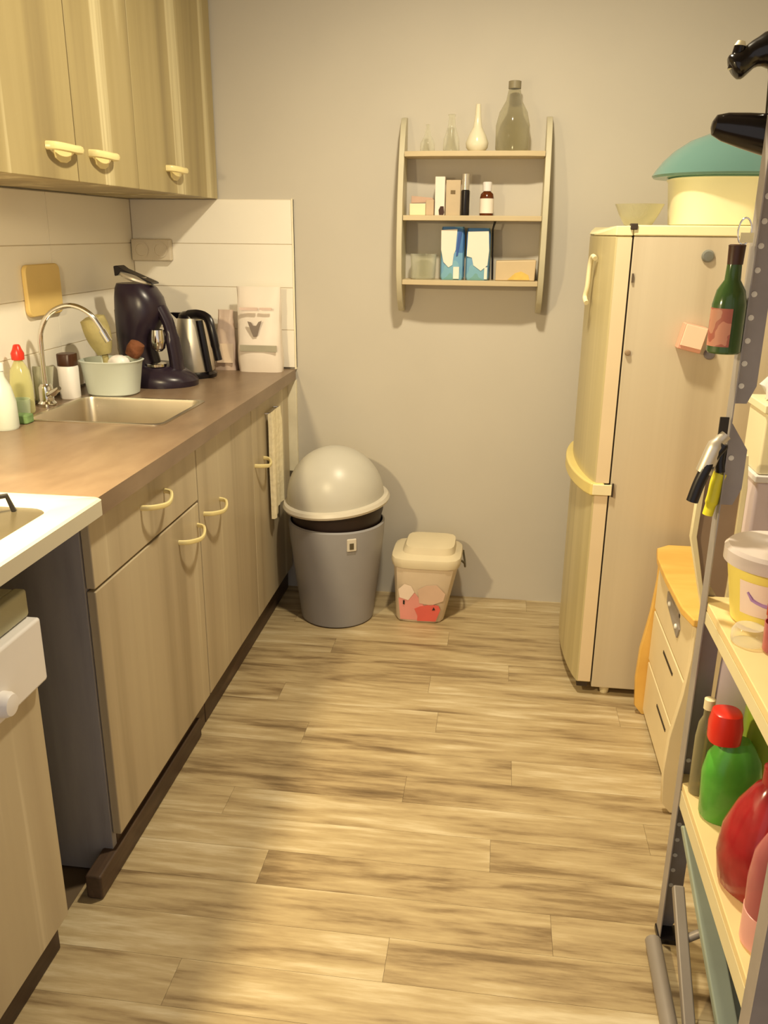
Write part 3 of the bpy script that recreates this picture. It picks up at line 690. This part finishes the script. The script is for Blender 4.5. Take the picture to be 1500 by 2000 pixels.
obj('handle_end', box(xn-.004, FX+.004, FY0-.010, FY0-.003, .668, .70), m_cream, h, bev=.002)
obj('handle_slot', box(FX+.0045, FX+.009, FY0-.010, FY0-.002, .664, .704), m_gasket, h)
obj('hinge', box(FX-.012, FX+.006, FY0-.008, FY0+.02, FT-.012, FT+.004), m_gasket, t, bev=.002)
for xx in (FX+.045, .92):
    for yy in (FY0+.03, FY1-.04): obj('foot', lathe([(.013, .0005), (.018, .031)], xx, yy, 16), m_cream, t, smooth=True)
obj('door_foot', box(FX-.045, FX-.012, FY0+.006, FY0+.03, .028, .046), m_gasket, t)

def onfront(name, bm, m, lab, cat, group=None, **k): return tag(obj(name, bm, m, **k), lab, cat, group)
t = thing('note_cube', 'salmon pink note cube magnet stuck askew on the fridge side', 'magnet', (.522, FY0-.02, 1.09))
bm = box(.489, .553, FY0-.036, FY0-.0005, 1.095, 1.165); rot(bm, .22, 'Y', (.521, FY0, 1.13)); obj('holder', bm, m_memo, t, bev=.003)
bm = box(.493, .550, FY0-.042, FY0-.0365, 1.106, 1.163); rot(bm, .22, 'Y', (.521, FY0, 1.13)); obj('note_pad', bm, m_memot, t, bev=.001)
def disc_magnet(x, z, r, m, lab, th=.009):
    bm = rot(lathe([(r, .0003), (r, th*.5), (r*.75, th), (.002, th*1.1)], 0, 0, 24), PI/2, 'X', (0, 0, 0))
    for v in bm.verts: v.co += Vector((x, FY0, z))
    return tag(obj('round_magnet', bm, m, smooth=True), lab, 'magnet')
disc_magnet(.541, 1.343, .0165, glass('clear_glass_magnet', (170, 170, 158), .4), 'clear round glass magnet high on the fridge side')
disc_magnet(.577, 1.085, .015, mat('grey_magnet', (128, 124, 130), .3), 'grey round magnet just below and right of the pink note cube')
disc_magnet(.358, 1.083, .008, mat('tan_magnet', (150, 126, 96), .4), 'tiny tan magnet near the front edge of the fridge side')
bm = box(.345+.004, .354, FY0-.006, FY0-.0005, 1.272, 1.296)
tag(obj('clip_magnet', bm, mat('dark_grey_clip', (96, 82, 66), .4), bev=.001), 'small dark upright clip at the front edge of the fridge side', 'clip')
t = thing('door_hook', 'cream hook-shaped ornament on the upper fridge door', 'magnet', (.260, 2.62, 1.25))
bm = tube(smooth_path([(.268, 2.58, 1.33), (.262, 2.60, 1.335), (.258, 2.615, 1.31), (.256, 2.62, 1.25), (.252, 2.625, 1.22), (.255, 2.60, 1.205)], 5), .007, 10)
for v in bm.verts: v.co.x -= .006
obj('hook', bm, m_cream, t, smooth=True)

bm = lathe([(.035, FT+.0003), (.04, FT+.003), (.056, FT+.03), (.070, FT+.060), (.068, FT+.060), (.052, FT+.03), (.034, FT+.006)], .388, 2.70, 32)
tag(obj('glass_bowl', bm, glass('clear_bowl_glass', (228, 225, 208), .2), smooth=True), 'shallow clear glass bowl on the front corner of the fridge top', 'bowl')
cx, cy = .612, 2.70
t = thing('cake_container', 'large cream food container with a domed teal lid on the fridge', 'container', (cx, cy, FT))
obj('body', lathe([(.125, FT+.0003), (.134, FT+.004), (.145, FT+.12), (.150, FT+.127), (.145, FT+.13), (.128, FT+.01)], cx, cy, 48, 2.8), m_tubcr, t, smooth=True)
obj('lid', lathe([(.190, FT+.131), (.195, FT+.137), (.186, FT+.152), (.168, FT+.176), (.140, FT+.203), (.10, FT+.229), (.055, FT+.246), (.002, FT+.252)], cx, cy, 48, 2.2), m_teal, t, smooth=True)
# ------------------------------------------------------------------ drawer chest and tray beside the fridge
t = thing('drawer_chest', 'low cream drawer chest with yellow wooden top and sides between fridge and rack', 'drawers', (.70, 2.12, 0))
CX, CY0, CY1, CT = .495, 1.885, 2.375, .545
obj('body', box(CX+.012, .93, CY0+.022, CY1-.022, .02, CT-.02), m_cream, t)
obj('top', prism([(.94, CY0-.008), (.94, CY1+.012), (CX+.02, CY1+.012), (CX-.016, CY1-.02), (CX-.028, CY1-.10), (CX-.03, CY1-.24), (CX-.026, CY0+.06), (CX-.012, CY0-.008)], 'z', CT-.02, CT), m_yel, t, bev=.004)
for ya, yc in ((CY0, CY0+.02), (CY1-.02, CY1)):
    obj('side_panel', prism([(.93, .001), (CX-.005, .001), (CX-.028, .03), (CX-.034, .12), (CX-.03, .22), (CX-.012, .34), (CX-.004, .44), (CX-.004, CT-.021), (.93, CT-.021)], 'y', ya, yc), m_draw if ya == CY0 else m_yel, t, bev=.003)
for z0, z1 in ((.02, .185), (.192, .352), (.359, .518)):
    d = obj('drawer', box(CX-.004, CX+.0115, CY0+.0225, CY1-.0225, z0, z1), m_draw, t, bev=.004)
    obj('grip_slot', box(CX-.0055, CX-.0035, 2.04, 2.17, z1-.045, z1-.037), m_gasket, d)
bm = prism([(2.035, .42), (2.185, .452), (2.19, .482), (2.05, .482), (2.02, .45)], 'x', CX-.0085, CX-.0045)
pl_ = obj('bracket_plate', bm, m_galv, t, label='grey metal bracket plate with two bright bolt heads')
for yy, zz in ((2.145, .465), (2.05, .445)):
    bm = rot(lathe([(.007, 0), (.006, .004), (.002, .005)], 0, 0, 14), -PI/2, 'Y', (0, 0, 0))
    for v in bm.verts: v.co += Vector((CX-.0087, yy, zz))
    obj('bolt', bm, m_hole, pl_, smooth=True)

t = thing('serving_tray', 'grey-brown tray with cream rim and cut corners standing on the yellow-topped chest', 'tray', (.62, 1.91, CT))
oc = lambda e: [(.508+e*.5, CT+.002+e), (.566-e, CT+.002+e), (.568-e, .62), (.568-e, .86), (.56-e, .935-e), (.50, .935-e), (.464+e, .88), (.460+e, .735+e*.3)]
bm = bmesh.new()
rings(bm, [[(x, 1.925, z) for x, z in oc(0)], [(x, 1.905, z) for x, z in oc(0)], [(x, 1.905, z) for x, z in oc(.013)], [(x, 1.925, z) for x, z in oc(.013)]], False, False)
for i in range(8):
    pass
vs = list(bm.verts); n8 = 8
for i in range(8): bm.faces.new((vs[i], vs[(i+1) % 8], vs[24+(i+1) % 8], vs[24+i]))
obj('rim', bm, m_cream, t, bev=.002)
bm = bmesh.new(); rings(bm, [[(x, 1.922, z) for x, z in oc(.012)], [(x, 1.912, z) for x, z in oc(.012)]])
obj('panel', bm, m_tray, t)

# ------------------------------------------------------------------ storage rack
RX, RX1, RY0, RY1, RT = .392, .80, .955, 1.492, 1.572
t = thing('storage_rack', 'galvanised steel storage rack with cream shelf boards at the right edge', 'rack', (.60, 1.22, 0))
def disc(r, h, n=10):
    return lathe([(r, 0), (r, h*.7), (r*.5, h)], 0, 0, n)
hole_me = None
def post(xc, yc, sx, sy, single=False):
    """slotted angle post; its cross flange is cut away between the shelf joints"""
    global hole_me
    bm = bmesh.new()
    add_box(bm, min(xc, xc+sx*.002), max(xc, xc+sx*.002), min(yc, yc+sy*.036), max(yc, yc+sy*.036), .012, RT)
    ya, yb_ = min(yc, yc+sy*.002), max(yc, yc+sy*.002)
    for z0, z1 in ((.012, .79), (.945, 1.09), (1.125, RT)):
        prism([(xc+sx*.002, z0), (xc+sx*.030, z0), (xc+sx*.042, z0+.03), (xc+sx*.042, z1-.045), (xc+sx*.012, z1), (xc+sx*.002, z1)], 'y', ya, yb_, bm)
    p = obj('post', bm, m_galv, t)
    zs = [z for z in [1.155+.0375*i for i in range(11)]+[1.03, .83-.0375*2, .42]+[.12+.0375*i for i in range(7)]]
    bm = bmesh.new()
    for z in zs:
        one = rot(disc(.0048, .0016), PI/2 if sy < 0 else -PI/2, 'X', (0, 0, 0))
        if single:
            if hole_me is None:
                hole_me = bpy.data.meshes.new('hole'); one.to_mesh(hole_me); hole_me.materials.append(m_hole)
            o = bpy.data.objects.new('hole', hole_me); COL.objects.link(o); o.parent = p
            o.location = Vector((xc+sx*.017, yc+sy*.0022, z))-ORIG[p.name]
        else:
            for v in one.verts: v.co += Vector((xc+sx*.017, yc+sy*.0022, z))
            mm = bpy.data.meshes.new('tmp'); one.to_mesh(mm); bm.from_mesh(mm); bpy.data.meshes.remove(mm)
        one.free()
    if single: bm.free()
    else: obj('hole_row', bm, m_hole, p)['kind'] = 'stuff'
    obj('foot_cap', box(min(xc-sx*.003, xc+sx*.044), max(xc-sx*.003, xc+sx*.044), min(yc-sy*.003, yc+sy*.04), max(yc-sy*.003, yc+sy*.04), .0005, .014), m_black, p, bev=.002)
for xc, sx in ((RX, 1), (RX1, -1)):
    for yc, sy_ in ((RY1, -1), (RY0, 1)): post(xc, yc, sx, sy_, single=(sx == 1 and sy_ == -1))
def rack_shelf(z, th):
    s = obj('shelf', box(RX+.003, RX1-.003, RY0+.003, RY1-.003, z-.016, z), m_rshelf, t, bev=.002)
    bm = bmesh.new()
    add_box(bm, RX+.0025, RX+.0115, RY0+.003, RY1-.003, z-th, z-.0165); add_box(bm, RX1-.0115, RX1-.0025, RY0+.003, RY1-.003, z-th, z-.0165)
    add_box(bm, RX+.0125, RX1-.0125, RY0+.003, RY0+.012, z-th, z-.0165); add_box(bm, RX+.0125, RX1-.0125, RY1-.012, RY1-.003, z-th, z-.0165)
    obj('shelf_rim', bm, m_redge, s)
rack_shelf(.39, .052); rack_shelf(.77, .04); rack_shelf(1.545, .04)
# things on the middle shelf (top face z = .79)
ZM, ZL = .7703, .3903
t = thing('lavender_box', 'pale lavender plastic box with white rim on the yellow-topped chest', 'box', (.76, 2.05, CT+.0003))
obj('body', box(.606, .92, 1.975, 2.12, CT+.0003, .855), m_lav, t, bev=.008)
obj('lid', box(.600, .926, 1.969, 2.126, .8553, .872), m_panelw, t, bev=.003)
t = thing('cream_box', 'cream storage box stacked on the lavender box', 'box', (.76, 2.05, .8723))
obj('body', box(.606, .91, 1.978, 2.115, .8723, 1.015), m_tubcr, t, bev=.006)
obj('lid', box(.600, .916, 1.972, 2.121, 1.0153, 1.035), m_tubcr, t, bev=.003)
bm = bmesh.new(); r_ = random.Random(21)
rings(bm, [[(x+r_.uniform(-.01, .01), y+r_.uniform(-.01, .01), z+r_.uniform(-.008, .008)) for x, y, z in circle(.685, 2.045, 1.0353+dz, a, a*.7, 14)] for a, dz in ((.07, .004), (.078, .03), (.055, .07), (.03, .09))])
for v in bm.verts: v.co.z = max(v.co.z, 1.0354)
tag(obj('plastic_bag', bm, m_panelw, smooth=True), 'crumpled white plastic bag on top of the cream box', 'bag')
cx, cy = .482, 1.398
t = thing('margarine_tub', 'yellow food tub with cloudy lid and violet mark on the middle rack shelf', 'tub', (cx, cy, ZM))
obj('body', lathe([(.058, ZM), (.062, ZM+.003), (.079, ZM+.105), (.075, ZM+.105), (.058, ZM+.006)], cx, cy, 40), m_marg, t, smooth=True)
obj('lid', lathe([(.078, ZM+.106), (.086, ZM+.107), (.086, ZM+.128), (.080, ZM+.134), (.03, ZM+.136)], cx, cy, 40), m_lid, t, smooth=True)
bm = bmesh.new(); rr = []
for i in range(13):
    a = math.radians(-150+ i*8); k = .0008
    rr.append([(cx+(.0665+k)*math.cos(a), cy+(.0665+k)*math.sin(a), ZM+.028), (cx+(.0765+k)*math.cos(a), cy+(.0765+k)*math.sin(a), ZM+.088), (cx+(.0775+k)*math.cos(a), cy+(.0775+k)*math.sin(a), ZM+.088), (cx+(.0675+k)*math.cos(a), cy+(.0675+k)*math.sin(a), ZM+.028)])
rings(bm, rr); lb = obj('label', bm, m_mlab, t, smooth=True)
pts = []
for i in range(9):
    a = math.radians(-138+i*6.5); zz = ZM+.062-.010*math.sin(i/8*PI)+(.008 if i == 0 else 0); r0 = .0665+.01*(zz-ZM-.028)/.06+.0022
    pts.append((cx+r0*math.cos(a), cy+r0*math.sin(a), zz))
obj('violet_mark', tube(pts, [.002, .0035, .003, .003, .0035, .004, .003, .003, .002], 6), m_viol, lb)
tag(obj('glass_dish', lathe([(.020, ZM), (.024, ZM+.004), (.026, ZM+.05), (.0245, ZM+.05), (.021, ZM+.008)], .462, 1.275, 22), m_rose, smooth=True), 'small rose glass dish in front of the yellow food tub', 'dish')
bm = bmesh.new(); r_ = random.Random(3)
rings(bm, [[(x+r_.uniform(-.004, .004), y, z) for x, y, z in circle(.462, 1.275, ZM+.0505+dz, a, a*.8, 18)] for a, dz in ((.016, .0), (.024, .008), (.026, .03), (.018, .05), (.022, .066), (.016, .08), (.005, .086))])
for v in bm.verts: v.co.z = max(v.co.z, ZM+.0505)
tag(obj('red_ornament', bm, m_brick, smooth=True), 'brick red lumpy item on the rose glass dish', 'ornament')
bm = lathe([(.024, ZM), (.027, ZM+.004), (.027, ZM+.02), (.022, ZM+.028), (.020, ZM+.028)], .424, 1.305, 20)
tag(obj('clear_cup', bm, m_clear, smooth=True), 'small clear cup at the edge of the middle rack shelf', 'cup')

# things on the low shelf (z = .39)
t = thing('green_bottle', 'green cleaner bottle with a red cap on the low rack shelf', 'bottle', (.447, 1.365, ZL))
obj('body', lathe([(.042, ZL), (.047, ZL+.006), (.051, ZL+.09), (.045, ZL+.125), (.030, ZL+.152), (.024, ZL+.16)], .452, 1.365, 28, 2.4, .72), m_green, t, smooth=True)
obj('cap', lathe([(.027, ZL+.1605), (.028, ZL+.19), (.024, ZL+.215), (.021, ZL+.217)], .429, 1.365, 24, 2.8), m_red, t, smooth=True)
t = thing('lime_bottle', 'lime green rounded bottle behind and right of the red-capped one', 'bottle', (.517, 1.422, ZL))
obj('body', lathe([(.032, ZL), (.036, ZL+.006), (.0375, ZL+.12), (.0375, ZL+.19), (.031, ZL+.235), (.02, ZL+.256)], .517, 1.422, 28, 2.5), m_lime, t, smooth=True)
obj('cap', lathe([(.018, ZL+.2565), (.016, ZL+.272), (.010, ZL+.275)], .517, 1.422, 18), m_lime, t, smooth=True)
t = thing('red_bottle', 'large dark red translucent bottle at the front of the low rack shelf', 'bottle', (.447, 1.16, ZL))
obj('body', lathe([(.056, ZL), (.066, ZL+.010), (.072, ZL+.055), (.068, ZL+.10), (.052, ZL+.145), (.030, ZL+.185), (.020, ZL+.195)], .464, 1.192, 32), m_redb, t, smooth=True)
obj('cap', lathe([(.022, ZL+.1955), (.022, ZL+.222), (.018, ZL+.226)], .464, 1.192, 20), m_redb, t, smooth=True)
t = thing('pink_bottle', 'clear rose bottle with pink base and label, nearest on the low rack shelf', 'bottle', (.453, 1.045, ZL))
obj('base', lathe([(.036, ZL), (.040, ZL+.004), (.041, ZL+.06), (.040, ZL+.0605)], .443, 1.07, 28), m_pink, t, smooth=True)
obj('body', lathe([(.040, ZL+.061), (.042, ZL+.11), (.038, ZL+.155), (.024, ZL+.19), (.014, ZL+.2)], .443, 1.07, 28), m_rose, t, smooth=True)
obj('cap', lathe([(.016, ZL+.2005), (.016, ZL+.225), (.012, ZL+.228)], .443, 1.07, 18), m_pink, t, smooth=True)
t = thing('paper_sack', 'pale paper sack standing at the back of the low rack shelf', 'bag', (.487, 1.4745, ZL))
bm = bmesh.new(); rings(bm, [circle(.487, 1.4745, ZL, .05, .010, 24, 4), circle(.487, 1.4745, ZL+.06, .052, .012, 24, 4), circle(.488, 1.4745, ZL+.25, .05, .009, 24, 4), circle(.488, 1.4745, ZL+.30, .049, .003, 24, 4)])
obj('sack', bm, m_lav, t, smooth=True)
t = thing('clear_bottle', 'clear plastic bottle beside the far corner post of the low rack shelf', 'bottle', (.428, 1.43, ZL))
obj('body', lathe([(.015, ZL), (.017, ZL+.004), (.017, ZL+.12), (.014, ZL+.15), (.008, ZL+.165), (.008, ZL+.18)], .4165, 1.432, 22), glass('clear_olive_plastic', (190, 180, 140), .25), t, smooth=True)
obj('cap', lathe([(.010, ZL+.1805), (.010, ZL+.20), (.007, ZL+.202)], .4165, 1.432, 14), m_cream, t, smooth=True)

# under the low shelf: a folded step stool and bits
t = thing('step_stool', 'folded grey-green step stool standing under the low rack shelf', 'step stool', (.50, 1.2, 0))
def rail(p, q, w, th, m, nm):
    p, q = Vector(p), Vector(q); d = (q-p).normalized(); u = Vector((1, 0, 0)); u = (u-d*u.dot(d)).normalized(); v = d.cross(u)
    bm = bmesh.new(); rings(bm, [[c+u*a+v*b for a, b in ((-w, -th), (w, -th), (w, th), (-w, th))] for c in (p, q)])
    return obj(nm, bm, m, t, bev=.004)
rail((.416, 1.435, .312), (.476, 1.19, .004), .019, .011, m_step, 'leg')
rail((.408, 1.435, .165), (.405, 1.20, .003), .011, .010, m_stepg, 'leg')
rail((.455, 1.43, .20), (.500, 1.22, .003), .012, .010, m_step, 'leg')
obj('rung', tube([(.447, 1.29, .125), (.50, 1.29, .125)], .009, 10), m_stepg, t, smooth=True)
obj('rung', tube([(.405, 1.36, .10), (.46, 1.36, .14)], .008, 10), m_stepg, t, smooth=True)
obj('foot_bar', tube([(.376, 1.44, .018), (.372, 1.20, .018), (.368, .99, .018)], .0165, 12), m_stepg, t, smooth=True)
obj('step', prism([(1.20, .07), (1.22, .07), (1.34, .20), (1.33, .21)], 'x', .50, .515), m_stepg, t, bev=.003)
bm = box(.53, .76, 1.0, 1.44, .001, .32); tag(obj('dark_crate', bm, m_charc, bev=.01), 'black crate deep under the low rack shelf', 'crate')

# hanging on the rack
t = thing('hanging_bottle', 'small green bottle hanging by a wire loop at the rack post', 'bottle', (.366, 1.46, 1.21))
hx, hy = .366, 1.462
obj('body', lathe([(.024, 1.213), (.0265, 1.216), (.0265, 1.29), (.022, 1.312), (.0125, 1.328), (.011, 1.36)], hx-.0005, hy, 28), m_grn, t, smooth=True)
obj('cap', lathe([(.012, 1.352), (.013, 1.379), (.0135, 1.381), (.011, 1.3825)], hx, hy, 20), m_brown, t, smooth=True)
bm = bmesh.new(); rr = []
for i in range(11):
    a = math.radians(-190+i*10); rr.append([(hx+k*math.cos(a), hy+k*math.sin(a), z) for k, z in ((.0268, 1.225), (.0268, 1.285), (.0275, 1.285), (.0275, 1.225))])
rings(bm, rr); obj('label', bm, m_pinkl, t, smooth=True)
pts = [(hx+.008+.010*math.sin(a), hy, 1.402-.020*math.cos(a)) for a in [2*PI*i/20 for i in range(21)]]
obj('wire_loop', tube(pts, .0013, 6), m_chrome, t, smooth=True)
obj('loop_tab', box(hx+.002, hx+.022, hy-.002, hy+.002, 1.385, 1.40), m_cream, t)

t = thing('black_pliers', 'hanging pliers with black grips and pale jaws at the rack post', 'pliers', (.375, 1.455, .96))
obj('jaws', tube(smooth_path([(.386, 1.455, 1.078), (.372, 1.452, 1.06), (.362, 1.45, 1.03), (.356, 1.45, 1.01)], 4), [.010]*4+[.014]*4+[.014]*4+[.010], 10), m_steel, t, smooth=True)
obj('grip', tube(smooth_path([(.384, 1.447, 1.062), (.366, 1.446, 1.035), (.352, 1.445, 1.0), (.343, 1.445, .962)], 4), [.008]*5+[.0105]*8, 10), m_black, t, smooth=True)
obj('grip', tube(smooth_path([(.386, 1.46, 1.06), (.384, 1.46, 1.035), (.387, 1.46, 1.012)], 4), .008, 10), m_black, t, smooth=True)
obj('hang_tag', box(.373, .388, 1.453, 1.457, 1.072, 1.108), m_charc, t, bev=.001)
t = thing('yellow_grip_tool', 'hanging tool with bright yellow grip below the black pliers', 'tool', (.376, 1.46, .95))
obj('grip', tube(smooth_path([(.389, 1.468, 1.008), (.385, 1.468, .992), (.383, 1.468, .968), (.380, 1.468, .950), (.377, 1.468, .932)], 4), [.011]*12+[.009]*5, 10), m_yelp, t, smooth=True)
obj('shank', tube([(.386, 1.468, 1.01), (.376, 1.468, 1.03)], .006, 8), m_cream, t, smooth=True)

# clamped to the rack top
t = thing('clamp_fixture', 'glossy black jointed fixture with flared end, clamped to the rack top at the right edge', 'fixture', (.39, 1.52, 1.51))
bm = rot(lathe([(.006, 0), (.015, .004), (.021, .02), (.026, .05), (.031, .09), (.034, .115), (.026, .118)], 0, 0, 28), math.radians(100), 'Y', (0, 0, 0))
for v in bm.verts: v.co += Vector((.318, 1.522, 1.562))
obj('flared_end', bm, m_blackenam, t, smooth=True)
obj('neck', tube(smooth_path([(.404, 1.522, 1.56), (.402, 1.522, 1.60), (.400, 1.522, 1.64), (.402, 1.522, 1.665)], 4), [.007]*8+[.009, .012, .016, .02, .022], 12), m_blackenam, t, smooth=True)
obj('head', tube(smooth_path([(.337, 1.522, 1.640), (.350, 1.522, 1.648), (.372, 1.522, 1.662), (.40, 1.522, 1.668), (.43, 1.522, 1.668)], 4), [.012, .018, .020, .020, .019, .018, .017, .018, .020, .022, .026, .027, .028, .028, .027, .024, .014], 16), m_blackenam, t, smooth=True)
k_ = obj('knob', tube([(.343, 1.522, 1.64), (.346, 1.522, 1.672)], [.012, .009], 14), m_blackenam, t, smooth=True)
obj('cap', tube([(.346, 1.522, 1.6725), (.347, 1.522, 1.679)], [.009, .006], 14), m_cream, k_, smooth=True)
obj('clamp', box(.398, .43, 1.4935, 1.53, 1.53, 1.572), m_blackenam, t, bev=.003)

# repeats share a group
for stem_, g in (('wall_cabinet', 'wall cabinets over the worktop'), ('base_cabinet', 'base cabinets under the worktop'),
                 ('blue_carton', 'blue and white cartons on the lowest board'), ('round_magnet', 'round magnets on the fridge side')):
    for o in COL.objects:
        if o.parent is None and o.name.split('.')[0] == stem_: o['group'] = g
